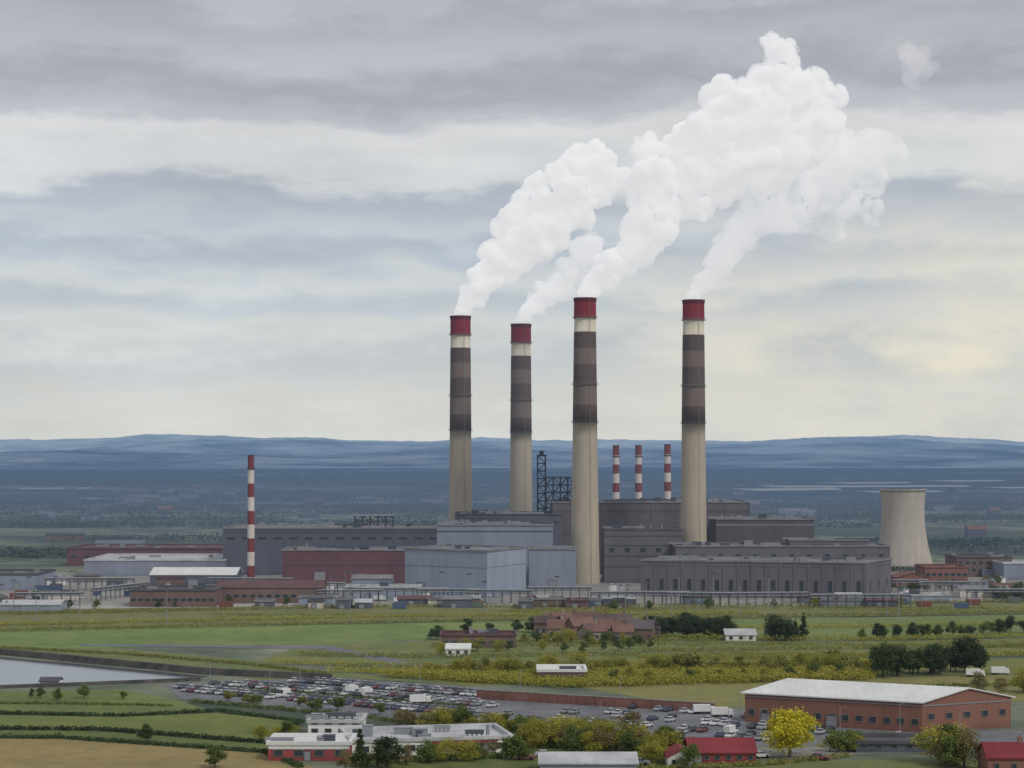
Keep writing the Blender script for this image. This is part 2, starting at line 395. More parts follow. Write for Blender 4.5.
    if chim:
        q=c[0].lerp(c[2],.5)+(c[1]-c[0])*.22; cm=MB(); cm.box(-.5,.5,-.4,.4,h,h+rh+1.4); cm.cyl(0,0,h+rh+1.4,h+rh+1.9,.2,.16,8)
        ob("chimney",cm.mesh("chimney",[wall]),ro,(q.x,q.y,0))
    return e
def rect(x0,x1,yb,yt,depth,yb2=None):
    a=G(x0,yb); b_=G(x1,yb2 or yb); d=(b_-a).normalized(); n=Vector((-d.y,d.x,0))*depth
    return [a,b_,b_+n,a+n],(yb-yt)/FP*a.y
def para(L,F,R): a,b_,c=G(*L),G(*F),G(*R); return [a,b_,c,a+c-b_]
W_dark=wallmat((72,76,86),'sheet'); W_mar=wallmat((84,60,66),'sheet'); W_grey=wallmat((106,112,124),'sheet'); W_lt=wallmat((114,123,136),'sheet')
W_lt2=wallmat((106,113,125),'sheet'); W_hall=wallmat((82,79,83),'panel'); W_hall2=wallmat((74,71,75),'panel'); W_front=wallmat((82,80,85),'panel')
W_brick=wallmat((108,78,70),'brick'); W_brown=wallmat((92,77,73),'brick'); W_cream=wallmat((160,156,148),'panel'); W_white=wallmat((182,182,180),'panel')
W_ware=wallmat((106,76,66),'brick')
R_dk=roofmat((92,92,98)); R_md=roofmat((122,122,126)); R_lt=roofmat((172,174,176)); R_mar=roofmat((98,74,76)); R_tile=roofmat((120,88,82)); R_red=roofmat((122,54,60))
R_wh=roofmat((204,206,204),.08); R_slate=roofmat((84,84,90))
B1="building"
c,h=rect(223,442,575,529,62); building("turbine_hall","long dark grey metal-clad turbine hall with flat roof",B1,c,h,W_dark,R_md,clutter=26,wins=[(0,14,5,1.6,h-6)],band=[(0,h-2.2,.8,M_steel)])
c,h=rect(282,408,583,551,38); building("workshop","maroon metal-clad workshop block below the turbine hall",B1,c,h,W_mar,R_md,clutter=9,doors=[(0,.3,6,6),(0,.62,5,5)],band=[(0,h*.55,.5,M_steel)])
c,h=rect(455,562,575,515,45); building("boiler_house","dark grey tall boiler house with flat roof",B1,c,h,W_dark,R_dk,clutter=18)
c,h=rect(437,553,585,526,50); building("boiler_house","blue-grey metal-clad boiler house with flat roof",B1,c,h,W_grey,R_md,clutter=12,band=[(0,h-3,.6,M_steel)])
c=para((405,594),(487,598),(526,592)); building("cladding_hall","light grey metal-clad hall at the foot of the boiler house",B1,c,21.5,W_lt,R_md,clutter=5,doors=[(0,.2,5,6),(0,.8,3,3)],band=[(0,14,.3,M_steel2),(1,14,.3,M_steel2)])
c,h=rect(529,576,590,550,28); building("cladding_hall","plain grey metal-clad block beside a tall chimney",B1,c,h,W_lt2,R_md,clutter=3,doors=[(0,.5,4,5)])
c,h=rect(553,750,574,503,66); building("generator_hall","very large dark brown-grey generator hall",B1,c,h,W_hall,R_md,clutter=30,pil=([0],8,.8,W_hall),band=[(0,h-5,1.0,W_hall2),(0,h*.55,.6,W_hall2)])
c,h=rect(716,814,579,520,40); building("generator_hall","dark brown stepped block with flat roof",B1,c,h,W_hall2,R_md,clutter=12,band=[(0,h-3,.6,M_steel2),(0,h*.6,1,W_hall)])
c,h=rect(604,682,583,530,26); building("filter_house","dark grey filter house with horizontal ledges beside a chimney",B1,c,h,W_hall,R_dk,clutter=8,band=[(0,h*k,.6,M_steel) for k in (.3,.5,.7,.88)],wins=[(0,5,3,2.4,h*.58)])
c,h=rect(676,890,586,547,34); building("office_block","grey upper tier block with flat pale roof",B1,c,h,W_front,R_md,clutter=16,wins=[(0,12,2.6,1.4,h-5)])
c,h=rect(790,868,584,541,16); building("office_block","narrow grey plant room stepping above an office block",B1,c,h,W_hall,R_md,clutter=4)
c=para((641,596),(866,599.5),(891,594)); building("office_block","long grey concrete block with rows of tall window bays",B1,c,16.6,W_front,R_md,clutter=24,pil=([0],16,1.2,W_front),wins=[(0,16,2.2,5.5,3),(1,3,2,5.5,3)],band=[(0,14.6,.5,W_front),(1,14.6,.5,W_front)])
def frame(name,label,cx,cy,zb,W,D,H,nx,nz,parent=None,r=.28,mat=None):
    mb=MB()
    xs=[-W/2+W*i/nx for i in range(nx+1)]; zs=[H*i/nz for i in range(nz+1)]
    for y in (-D/2,D/2):
        for x in xs: mb.strut((x,y,0),(x,y,H),r)
        for z in zs[1:]: mb.strut((xs[0],y,z),(xs[-1],y,z),r*.8)
        for i in range(nx):
            for k in range(nz):
                if (i+k)%2: mb.strut((xs[i],y,zs[k]),(xs[i+1],y,zs[k+1]),r*.6)
                else: mb.strut((xs[i+1],y,zs[k]),(xs[i],y,zs[k+1]),r*.6)
    for x in (xs[0],xs[-1]):
        for k in range(nz): mb.strut((x,-D/2,zs[k+1]),(x,D/2,zs[k+1]),r*.7)
    e=ob(name,None,loc=(cx,cy,zb),label=label,cat="steel structure")
    ob("steel_frame",mb.mesh("steel_frame",[mat or M_steel]),e)
    return e
M_lat=plain("painted_steel",(52,56,66),.6)
Y=1180
e=frame("lattice_tower","tall dark steel lattice tower rising above the boiler house",(541.5-512)/FP*Y,Y,0,4.6,4.6,66.5,1,15,r=.42,mat=M_lat)
q=MB(); q.box(-3.0,3.0,-3.0,3.0,66.6,67.2); q.box(-1.3,1.3,-1.3,1.3,67.2,69.5); ob("platform",q.mesh("platform",[M_lat]),e)
Y=1170
e=frame("conveyor_gantry","dark steel gantry frame carrying conveyors and pipes",(560.5-512)/FP*Y,Y,0,17,8,54,4,12,r=.36,mat=M_lat)
for z in (45,53.6):
    q=MB(); q.box(-9.0,9.0,-4.4,4.4,z,z+.6); ob("platform",q.mesh("platform",[M_lat]),e)
e=frame("roof_gantry","steel frame with ducts on a hall roof",(374-512)/FP*1150,1150,26,22,8,6,5,2)
q=MB(); q.box(-11.5,11.5,-4.5,4.5,6,6.6); ob("platform",q.mesh("platform",[M_steel2]),e)
e=frame("roof_gantry","steel frame with ducts on a hall roof",(490-512)/FP*1060,1060,31,26,6,3.2,6,1)
# ---------------------------------------------------------------- chimneys
def concmat(c,var=.12):
    m,nt,b=newmat("chimney_concrete"); p=pos(nt); base=alb(c,.62)
    s=noisen(nt,p,.35,6,.65,(1,1,.12)); s2=noisen(nt,p,.06,3,.5,(.2,.2,1))
    col=mixc(nt,ramp(nt,s,[(.3,g4(0)),(.7,g4(1))]),tuple(v*(1-var) for v in base[:3])+(1,),tuple(v*(1+var*.7) for v in base[:3])+(1,))
    col=mixc(nt,.3,col,mixc(nt,s2,g4(.6),g4(1.2)),'MULTIPLY')
    sep=N(nt,"ShaderNodeSeparateXYZ"); nt.links.new(p,sep.inputs[0])
    fr=mathn(nt,'FRACT',mathn(nt,'MULTIPLY',sep.outputs[2],1/2.5)); ln=mathn(nt,'LESS_THAN',fr,.12)
    col=mixc(nt,mathn(nt,'MULTIPLY',ln,.05),col,g4(.05))
    nt.links.new(col,b.inputs["Base Color"]); return m
C_cream=concmat((150,141,126)); C_cream2=concmat((174,168,154)); C_d1=concmat((82,71,69)); C_d2=concmat((104,92,88)); C_red=concmat((112,42,52)); C_rim=concmat((84,38,46)); C_wht=concmat((176,168,164)); C_red2=concmat((104,54,56))
C_in=plain("flue_interior",(25,24,24))
def chimney(pxx,ytop,Y,ys,rt,rb,label):
    X=(pxx-512)/FP*Y; Z=lambda y:CAM_H+(HY-y)/FP*Y; H=Z(ytop)
    rad=lambda z: rb+(rt-rb)*min(1,(z/H))**.75
    e=ob("chimney",None,loc=(X,Y,0),label=label,cat="chimney",group="four tall power station chimneys")
    yr,yc,yd=ys
    zd,zc,zr=Z(yd),Z(yc),Z(yr)
    prof=[]
    for k in range(13): z=zd*k/12; prof.append((rad(z),z,0))
    prof[-1]=(rad(zd)*1.0,zd,2)
    fr=[0,.20,.42,.64,.82,1]
    for k in range(5):
        z=zd+(zc-zd)*fr[k]; z2=zd+(zc-zd)*fr[k+1]; mi=2 if k%2==0 else 3
        prof.append((rad(z)+.12,z,mi)); prof.append((rad(z2)+.12,z2-.01,mi))
    prof.append((rad(zc)+.12,zc,2)); prof.append((rad(zc),zc,1)); prof.append((rad(zr),zr,1))
    mb=MB(); mb.revolve(prof,40); ob("shaft",mb.mesh("shaft",[C_cream,C_cream2,C_d1,C_d2],True),e)
    mb=MB(); mb.revolve([(rad(zr)+.02,zr,0),(rad(zr)+.25,zr+.02,0),(rt+.25,H-2.4,0),(rt+.3,H-2.3,1),(rt+.6,H-.6,1),(rt+.6,H,1),(rt-.9,H,2),(rt-.9,H-14,2)],40)
    ob("cap",mb.mesh("cap",[C_red,C_rim,C_in]),e)
    for z in (zr-.2,zd,zd+(zc-zd)*.42):
        r=rad(z)+.2; g=MB(); g.revolve([(r,z,0),(r+.7,z,0),(r+.7,z+.12,0),(r,z+.12,0)],32)
        g.revolve([(r+.7,z+1.0,0),(r+.76,z+1.0,0),(r+.76,z+1.1,0),(r+.7,z+1.1,0)],32)
        for i in range(16):
            a=i*math.pi/8; g.strut(((r+.72)*math.cos(a),(r+.72)*math.sin(a),z),((r+.72)*math.cos(a),(r+.72)*math.sin(a),z+1.05),.04)
        ob("gallery",g.mesh("gallery",[M_steel2]),e)
    g=MB(); a=-1.2; ca,sa=math.cos(a),math.sin(a)
    g.strut(((rb+.3)*ca,(rb+.3)*sa,0),((rt+.5)*ca,(rt+.5)*sa,H-1),.1); ob("ladder",g.mesh("ladder",[M_steel2]),e)
chimney(460.5,316,1180,(335,348,431),5.7,7.4,"tall beige chimney with dark bands and red top, steaming")
chimney(521,324,1252,(343,356,433),6.0,7.7,"tall beige banded chimney with red top and faint steam")
chimney(585,298,1047,(318,332,423),5.5,7.9,"tall beige banded chimney with red top beside grey block")
chimney(693.5,300,1080,(320,335,424),5.6,7.6,"tall beige banded chimney with red top above office block")
def stack(pxx,ytop,Y,r,n,label,grp=None):
    X=(pxx-512)/FP*Y; H=CAM_H+(HY-ytop)/FP*Y; e=ob("striped_chimney",None,loc=(X,Y,0),label=label,cat="chimney",group=grp)
    prof=[];b=7.4 if n<10 else 6
    k=0; z=H; seg=[]
    while z>0 and k<n: seg.append((max(0,z-b),z,k%2)); z-=b; k+=1
    if z>0: seg.append((0,z,1))
    R=lambda z:r*(1.2-.2*z/H)
    for z0,z1,mi in reversed(seg): prof.append((R(z0),z0,mi)); prof.append((R(z1),z1,mi))
    prof.append((r*1.1,H,2)); prof.append((r*1.1,H+.5,2)); prof.append((r*.7,H+.5,2)); prof.append((r*.7,H-4,2))
    mb=MB(); mb.revolve(prof,24); ob("shaft",mb.mesh("shaft",[C_red2,C_wht,C_rim]),e)
    g=MB(); z=H-7; g.revolve([(R(z),z,0),(R(z)+.6,z,0),(R(z)+.6,z+.7,0),(R(z)+.5,z+.7,0)],20); ob("gallery",g.mesh("gallery",[M_steel]),e)
stack(251,456,1080,1.7,9,"slim red and white striped chimney beside the turbine hall")
for x,y in ((616,446),(638.5,446),(667.5,445)): stack(x,y,1300,2.1,11,"short red and white striped chimney behind the generator hall","three striped chimneys in a row")
Yc=1145+17; X=(903-512)/FP*Yc; e=ob("cooling_tower",None,loc=(X,Yc,0),label="pale concrete hyperbolic cooling tower beside brick sheds",cat="cooling tower")
rr=lambda z:12.2*math.sqrt(1+((z-34)/36*1.16)**2)
prof=[(rr(3.5+43*k/24),3.5+43*k/24,0) for k in range(25)]
prof+=[(rr(46.5)+.3,46.5,0),(rr(46.5)+.3,47.2,0),(rr(46.5)-.8,47.2,2)]+[(rr(46.5-40*k/10)-.8,46.5-40*k/10,2) for k in range(11)]
mb=MB(); mb.revolve(prof,64); ob("shell",mb.mesh("shell",[concmat((150,144,136),.14),concmat((150,140,128)),C_in],True),e)
mb=MB()
for i in range(32):
    a=i*math.pi/16; a2=a+math.pi/32
    mb.strut((17.7*math.cos(a),17.7*math.sin(a),0),(17.0*math.cos(a2),17.0*math.sin(a2),3.6),.25); mb.strut((17.7*math.cos(a2+.098),17.7*math.sin(a2+.098),0),(17.0*math.cos(a2),17.0*math.sin(a2),3.6),.25)
ob("support_columns",mb.mesh("support_columns",[M_conc]),e)
mb=MB(); mb.revolve([(18.5,0,0),(18.5,.8,0),(18,.8,0),(18,0,0)],48); ob("basin",mb.mesh("basin",[M_conc]),e)
# ---------------------------------------------------------------- outer industrial buildings
def b(name,label,x0,x1,yb,yt,d,wall,roof,kind='flat',rh=0,**k):
    c,h=rect(x0,x1,yb,yt,d,k.pop('yb2',None)); return building(name,label,B1,c,h,wall,roof,kind,rh,**k)
b("warehouse","long low maroon warehouse with dark roof",67,224,566,549,55,W_mar,R_mar,clutter=8,wins=[(0,12,4,1.5,5)])
b("warehouse","long grey warehouse with pale flat roof",84,224,576,561,70,W_grey,R_lt,clutter=6)
b("warehouse","low shed with white pitched roof",150,236,586,575,26,W_dark,R_wh,'gable',3,doors=[(0,.5,5,3.5)])
b("warehouse","blue-grey low warehouse with flat roof",-30,37,590,575,40,W_grey,R_slate,clutter=4,doors=[(0,.7,4,4)])
b("depot","low brown brick depot range",130,215,607,591,28,W_brown,R_slate,clutter=5,wins=[(0,12,2.4,1.6,2.4)])
b("depot","low brown brick depot range",216,322,603,588,24,W_brown,R_mar,'gable',2.5,wins=[(0,13,2.4,1.6,2.4)])
b("warehouse","brick warehouse by the cooling tower",925,968,582,568,26,W_brick,R_tile,wins=[(0,7,2.4,1.8,3)])
b("warehouse","red brick block with flat roof",957,1012,577,558,30,W_brown,R_slate,clutter=5,wins=[(0,8,2.4,1.8,3),(0,8,2.4,1.8,7)])
b("warehouse","grey shed with pale flat roof",1004,1060,580,564,30,W_grey,R_lt)
b("warehouse","brick shed with pitched tiled roof",896,930,588,578,18,W_brick,R_tile,'gable',2.5)
for i,(x0,x1,yb,yt) in enumerate([(345,420,599,588),(352,392,590,579),(428,470,606,600),(0,60,612,605),(820,880,606,601),(960,1010,598,590),(905,950,603,596),(600,636,604,599),(30,78,600,594)]):
    b("site_shed","low pale site shed on the power station yard",x0,x1,yb,yt,14,[W_lt,W_grey,W_cream][i%3],[R_lt,R_md,R_md][i%3],'gable' if i%2 else 'flat',1.5,clutter=2,doors=[(0,.3,3,2.5)],group="low sheds on the power station yard")
for i in range(36):
    x=random.uniform(-20,1040); y=random.uniform(573,610) if (x<225 or x>900) else random.uniform(603,609)
    if 230<x<640 and y<604: continue
    w_=random.uniform(7,26); Yp=G(x,y).y; 
    b("site_shed","small shed on the industrial estate",x,x+w_*FP/Yp*.6,y,y-random.uniform(2.2,4)*FP/Yp,random.uniform(6,14),random.choice([W_cream,W_grey,W_brown,W_lt,W_dark,W_dark]),random.choice([R_lt,R_md,R_slate,R_mar,R_md]),random.choice(['flat','flat','gable']),1.2,group="small sheds on the industrial estate",doors=[(0,.4,2.4,2.1)])
PRM=[]
for L_ in (18,30,44):
    q=MB()
    for i in range(int(L_/4)+1):
        x=-L_/2+i*4
        if x>L_/2: break
        q.strut((x,-1.5,0),(x,-1.5,5.5),.14); q.strut((x,1.5,0),(x,1.5,5.5),.14); q.strut((x,-1.8,4.2),(x,1.8,4.2),.12); q.strut((x,-1.8,5.5),(x,1.8,5.5),.12)
    q.strut((-L_/2,-1.5,5.3),(L_/2,-1.5,5.3),.12); q.strut((-L_/2,1.5,5.3),(L_/2,1.5,5.3),.12)
    fr=q.mesh("rack_frame",[M_steel]); pp=[]
    for y_,z_ in ((-1.1,4.6),(-.2,4.65),(.9,4.55),(-.7,5.9),(.6,5.95)):
        q=MB(); q.strut((-L_/2,y_,z_),(L_/2,y_,z_),.26); pp.append(q.mesh("pipe",[M_steel2]))
    PRM.append((fr,pp))
for i,(x,y) in enumerate([(250,590),(300,595),(350,603),(240,598),(640,605),(700,606),(760,606),(500,603),(450,602),(560,600),(90,590),(120,598),(50,606),(910,592),(950,594),(1000,602),(860,608),(400,601)]):
    fr,pp=random.choice(PRM); q=G(x,y); e=ob("pipe_rack",None,loc=(q.x,q.y,.05),rot=random.choice([0,0,.1,-.15,1.2]),label="steel pipe rack carrying grey pipes",cat="pipe rack",group="pipe racks across the yard"); ob("rack_frame",fr,e)
    for p_ in pp: ob("pipe",p_,e)
CT=[]
for cc in ((104,66,60),(66,82,104),(130,132,132),(84,96,88)):
    q=MB(); q.box(-3,3,-1.2,1.2,.1,2.5)
    for i in range(15): x=-2.9+i*.414; q.box(x-.08,x+.08,-1.24,-1.2,.2,2.4); q.box(x-.08,x+.08,1.2,1.24,.2,2.4)
    CT.append(q.mesh("shipping_container",[plain("container_paint",cc)]))
for i in range(44):
    x=random.choice([random.uniform(0,230),random.uniform(330,640),random.uniform(900,1024)]); y=random.uniform(602,609) if 230<x<880 else random.uniform(588,609)
    q=G(x,y); ob("shipping_container",random.choice(CT),loc=(q.x,q.y,.06),rot=random.choice([0,.05,1.57,.1]),label="steel shipping container standing on the yard",cat="container",group="shipping containers on the yard")
tk=MB(); tk.cyl(0,0,0,6,4,4,24); tk.cyl(0,0,6,7,4.1,.3,24); tm=tk.mesh("shell",[M_white,M_steel2])
rl=MB(); rl.revolve([(4.1,6.0,0),(4.25,6.0,0),(4.25,6.9,0),(4.1,6.9,0)],24); rlm=rl.mesh("handrail",[M_steel2])
for x,y,s in [(330,592,.7),(338,594,.5),(425,600,.6),(612,592,.6),(624,593,.6),(1000,586,.7),(988,590,.5),(60,585,.7),(46,587,.6),(905,596,.5)]:
    e=ob("storage_tank",None,loc=G(x,y),label="round white storage tank with conical roof",cat="tank",group="storage tanks in the yard"); e.scale=(s,)*3
    ob("shell",tm,e); ob("handrail",rlm,e)
pm=MB(); pm.cyl(0,0,0,14,.18,.1,8); pmm=pm.mesh("pole",[M_steel2]); hm=MB(); hm.box(-1.2,1.2,-.15,.15,14,14.5); hmm=hm.mesh("lamp",[M_steel])
for i in range(30):
    x=random.uniform(0,1024); y=random.uniform(601,625)
    e=ob("light_mast",None,loc=G(x,y),rot=random.uniform(0,3),label="thin grey light mast with lamp head",cat="light mast",group="light masts across the site"); ob("pole",pmm,e); ob("lamp",hmm,e)
# ---------------------------------------------------------------- ground surfaces
Z=.03
surf("yard",px([(-200,574),(1250,570),(1250,598),(760,605),(380,605),(-200,613)]),M_conc,Z)
surf("field",px([(-150,613),(380,605),(760,605),(1150,598),(1150,612),(760,618),(400,622),(-150,632)]),fieldmat((92,98,60),(112,112,66),.03),Z*1.5)
surf("field",px([(-150,633),(400,623),(540,621),(540,634),(330,644),(-150,652)]),fieldmat((88,110,60),(110,124,66),.02),Z*1.5)
surf("field",px([(640,620),(760,619),(1150,613),(1150,634),(880,640),(640,640)]),fieldmat((88,106,58),(108,116,66),.02),Z*1.5)
surf("field",px([(300,646),(540,636),(640,641),(880,641),(1150,636),(1150,655),(420,664),(255,662)]),fieldmat((88,102,58),(110,112,66),.03),Z*1.5)
surf("field",px([(560,684),(1150,672),(1150,700),(800,704),(700,708)]),fieldmat((112,112,66),(122,118,68),.03,.3),Z*1.5)
surf("field",px([(330,668),(860,662),(1150,656),(1150,671),(560,683),(470,686)]),fieldmat((90,98,50),(112,112,58),.05),Z*1.2)
surf("field",px([(-150,641),(90,646),(250,660),(300,668),(470,686),(330,677),(262,680),(215,673),(135,661),(60,654.5),(-150,650)]),fieldmat((86,100,58),(104,110,66),.03),Z*1.3)
surf("field",px([(-150,694),(120,690),(170,698),(215,712),(120,716),(-150,712)]),fieldmat((84,98,52),(102,112,60),.03),Z*1.5)
surf("field",px([(-150,713),(120,717),(215,713),(300,722),(270,742),(100,730),(-150,728)]),fieldmat((86,98,48),(106,114,58),.03,.25,.3),Z*1.5)
surf("field",px([(-150,729),(100,731),(275,745),(268,752),(60,738),(-150,737)]),fieldmat((76,88,46),(96,104,56),.03),Z*1.5)
surf("field",px([(-150,738),(60,739),(268,754),(330,772),(350,800),(-150,800)]),fieldmat((122,110,72),(136,122,78),.05,.5,1.2),Z*1.6)
surf("field",px([(350,764),(540,740),(660,742),(720,770),(700,800),(350,800)]),fieldmat((70,84,46),(96,102,56),.06),Z*1.6)
surf("field",px([(640,764),(1150,756),(1150,800),(640,800)]),fieldmat((84,94,54),(104,108,64),.06),Z*1.7)
surf("car_park",px([(164,684),(330,678),(480,688),(716,708),(830,722),(870,745),(750,746),(520,736),(350,714),(180,699)]),M_asph,Z*2)
surf("road",px([(-150,607),(380,603),(760,604),(1150,594),(1150,597),(760,607),(380,606),(-150,611)]),fieldmat((140,138,132),(152,150,144)),Z*2)
surf("road",px([(80,644),(330,646),(420,664),(640,664),(640,666),(410,667),(320,649),(80,646)]),M_asph,Z*2.5)
surf("road",px([(830,722),(1150,738),(1150,746),(870,745)]),M_asph,Z*2)
surf("pavement",px([(680,752),(870,746),(1150,747),(1150,752),(870,754),(690,760)]),M_conc,Z*2.5)
for i in range(24):
    a=G(842+i*8,728+i*.38); bq=G(845+i*8,728.1+i*.38)
    d=(bq-a).normalized(); n=Vector((-d.y,d.x,0))*.12
    surf("road_marking",[a-n,bq-n,bq+n,a+n],M_line,Z*2+.02)
m,nt,bb=newmat("water_surface"); p=pos(nt)
bb.inputs["Base Color"].default_value=(.07,.08,.09,1); bb.inputs["Roughness"].default_value=.1; bb.inputs["Specular IOR Level"].default_value=.8
bp=N(nt,"ShaderNodeBump"); bp.inputs["Strength"].default_value=.12; nt.links.new(noisen(nt,p,.5,5,.6,(.4,1,1)),bp.inputs["Height"]); nt.links.new(bp.outputs[0],bb.inputs["Normal"])
surf("water",px([(-150,654),(0,657),(208,676.5),(190,679.5),(0,686.5),(-150,690)]),m,Z*2)
def bank(name,pts,w_,h_,mat):
    mb=MB(); P_=[G(*q) for q in pts]
    for i in range(len(P_)-1):
        a,c_=P_[i],P_[i+1]; d=(c_-a).normalized(); n=Vector((-d.y,d.x,0)); a=a-d*.5
        mb.prism([(a-n*w_)[:2],(c_-n*w_)[:2],(c_+n*w_)[:2],(a+n*w_)[:2]],0,h_+i*.01,0,True,False,[(a-n*w_*.4)[:2],(c_-n*w_*.4)[:2],(c_+n*w_*.4)[:2],(a+n*w_*.4)[:2]])
    return ob(name,mb.mesh(name,[mat]),kind="structure")
M_stone=fieldmat((46,46,48),(74,72,68),.2)
bank("embankment",[(-150,650.5),(0,654),(208,674),(330,680)],2.2,1.8,M_stone)
bank("embankment",[(-150,692.5),(0,688.3),(100,684.6),(200,680.5)],1.5,.9,M_stone)
mb=MB(); a,c_=G(478,699),G(714,713); d=(c_-a); L=d.length
mb.box(0,L,-.2,.2,0,2.5,0); mb.box(-.1,L+.1,-.3,.3,2.5,2.7,1)
for i in range(26): x=L*i/25; mb.box(x-.3,x+.3,-.35,-.2,0,2.498,0)
ob("brick_wall",mb.mesh("brick_wall",[W_brick,M_conc]),loc=a,rot=math.atan2(d.y,d.x),label="long low red brick boundary wall beside the car park",cat="wall")
# ---------------------------------------------------------------- near buildings
building("brick_warehouse","large brown brick warehouse with white low-pitched roof",B1,para((745,722),(922,733),(1011,727)),7.3,W_ware,R_wh,'gable',2.8,over=.7,
 wins=[(0,13,1.8,1.6,1.8),(1,5,2.0,1.6,3)],doors=[(0,.5,3,3),(0,.12,2.4,2.6)],band=[(0,6.4,.25,M_steel2),(1,6.4,.25,M_steel2)])
b("shop","low red-walled building with flat white roof",268,350,761,745,13,wallmat((116,58,60),'panel'),R_wh,wins=[(0,4,2.2,1.5,1)],doors=[(0,.48,1.6,2.2)],band=[(0,2.6,.9,M_white)],clutter=3)
b("shop_unit","long low white retail unit with flat grey roof",352,512,757,743,20,W_white,R_lt,yb2=752,wins=[(0,7,2.6,1.4,.9)],doors=[(0,.43,2,2.2),(0,.86,2.6,2.2)],clutter=9)
q0=G(352,757); q1=G(512,752); dd=(q1-q0).normalized(); q0=q0+dd*18+Vector((dd.y,-dd.x,0))*.25
q=MB(); q.box(0,15,-.1,.1,2.45,2.9)
ob("shop_canopy",q.mesh("shop_canopy",[M_redp]),loc=q0,rot=math.atan2(dd.y,dd.x),label="red fascia canopy along a white retail unit",cat="canopy")
b("shop_unit","white two-storey block behind a retail unit",308,362,739,723,12,W_white,R_lt,wins=[(0,4,1.6,1.3,1.2),(0,4,1.6,1.3,3.4)],clutter=4)
b("pavilion","low red hall with bright red pitched roof",690,756,763,753,13,wallmat((110,54,56),'panel'),R_red,'gable',2.2,wins=[(0,6,1.2,1.1,.7)],doors=[(0,.12,1.8,1.9)])
c_=G(668,768); building("pavilion","small white gable-ended annexe with red pitched roof",B1,[c_,c_+Vector((5.4,0,0)),c_+Vector((5.4,9,0)),c_+Vector((0,9,0))],2.3,W_white,R_red,'gable',1.5,wins=[(0,2,1,1,.8)])
b("shed","low grey shed with pale corrugated roof",540,637,776,764,12,W_grey,R_lt,'gable',1.4)
b("shed","long dark shed with flat roof",856,932,753,744,12,W_dark,R_slate,wins=[(0,5,1.6,1,1)])
b("house","red brick house with red tiled roof",988,1040,776,758,9,W_brick,R_red,'gable',2.4,wins=[(0,3,1.2,1.3,1.4)],chim=True)
b("house","detached house with white flat roof among trees",538,586,684,672,14,W_brown,R_wh,wins=[(0,5,1.4,1.4,1.2)],clutter=1)
b("house","small white building with pitched roof",446,470,656,649,8,W_white,R_wh,'gable',1.3,wins=[(0,3,1.2,1.2,.6)])
b("house","long brown building with flat roof",441,516,648,636,14,W_brown,R_mar,wins=[(0,8,1.8,1.5,1.2)],clutter=3)
b("house","small white cottage at the edge of trees",726,756,641,635,10,W_white,R_lt,'gable',1.6,wins=[(0,3,1.3,1.2,.6)])
b("boat_shed","small white hut at the water's edge",40,58,686,681.5,5,W_white,R_slate,'gable',.8)
W_v1=wallmat((96,80,74),'brick'); W_v2=wallmat((118,110,102),'brick'); W_v3=wallmat((88,82,82),'brick')
R_v=[roofmat((108,84,80)),roofmat((114,88,80)),roofmat((94,88,90)),roofmat((92,80,78))]
for i,(x,y) in enumerate([(534,634),(548,637),(562,634),(574,638),(588,641),(601,638),(614,642),(628,640),(640,638),(556,629),(572,628),(590,632),(608,632),(545,631)]):
    w_=random.uniform(7,10.5); c_=G(x,y); a=random.uniform(-.5,.5); u=Vector((math.cos(a),math.sin(a),0)); v=Vector((-u.y,u.x,0)); dd=random.uniform(6,8)
    building("house","brick village house with pitched tiled roof","house",[c_,c_+u*w_,c_+u*w_+v*dd,c_+v*dd],random.uniform(3,4.4),random.choice([W_v1,W_v1,W_v2,W_v3]),random.choice(R_v),'gable',random.uniform(2,2.8),
      wins=[(0,3,1.1,1.1,.9)],doors=[(0,.33,1,2.1)],chim=True,group="village houses")
for i in range(70):
    Yp=random.uniform(1350,4200); X=random.uniform(-.27,.27)*Yp
    if abs(X)<150 and Yp<1700: continue
    s=random.uniform(12,34); c_=Vector((X,Yp,0)); 
    building("distant_building","pale low building far out on the plain",B1,[c_,c_+Vector((s,0,0)),c_+Vector((s,12,0)),c_+Vector((0,12,0))],random.uniform(4,8),random.choice([W_grey,W_brown,W_dark]),random.choice([R_md,R_tile,R_md,R_slate]),random.choice(['gable','flat']),3,group="buildings out on the plain")
M_glh,nt,bb=newmat("lake_surface"); p=pos(nt)
bb.inputs["Roughness"].default_value=.5
nt.links.new(mixc(nt,noisen(nt,p,.01,4,.6),g4(.6),g4(.85)),bb.inputs["Base Color"])
for (x0,x1,y,dy) in [(730,835,496,2.6),(755,965,492.5,2.0),(820,905,488.5,1.5),(855,935,499,2.0),(60,180,498,1.2),(925,1000,486,1.4),(980,1080,494,1.6),(0,90,488,1)]:
    surf("water",px([(x0,y),(x1,y-dy*.4),(x1+8,y+dy*.5),(x0+30,y+dy)]),M_glh,12 if x0>700 else .3)
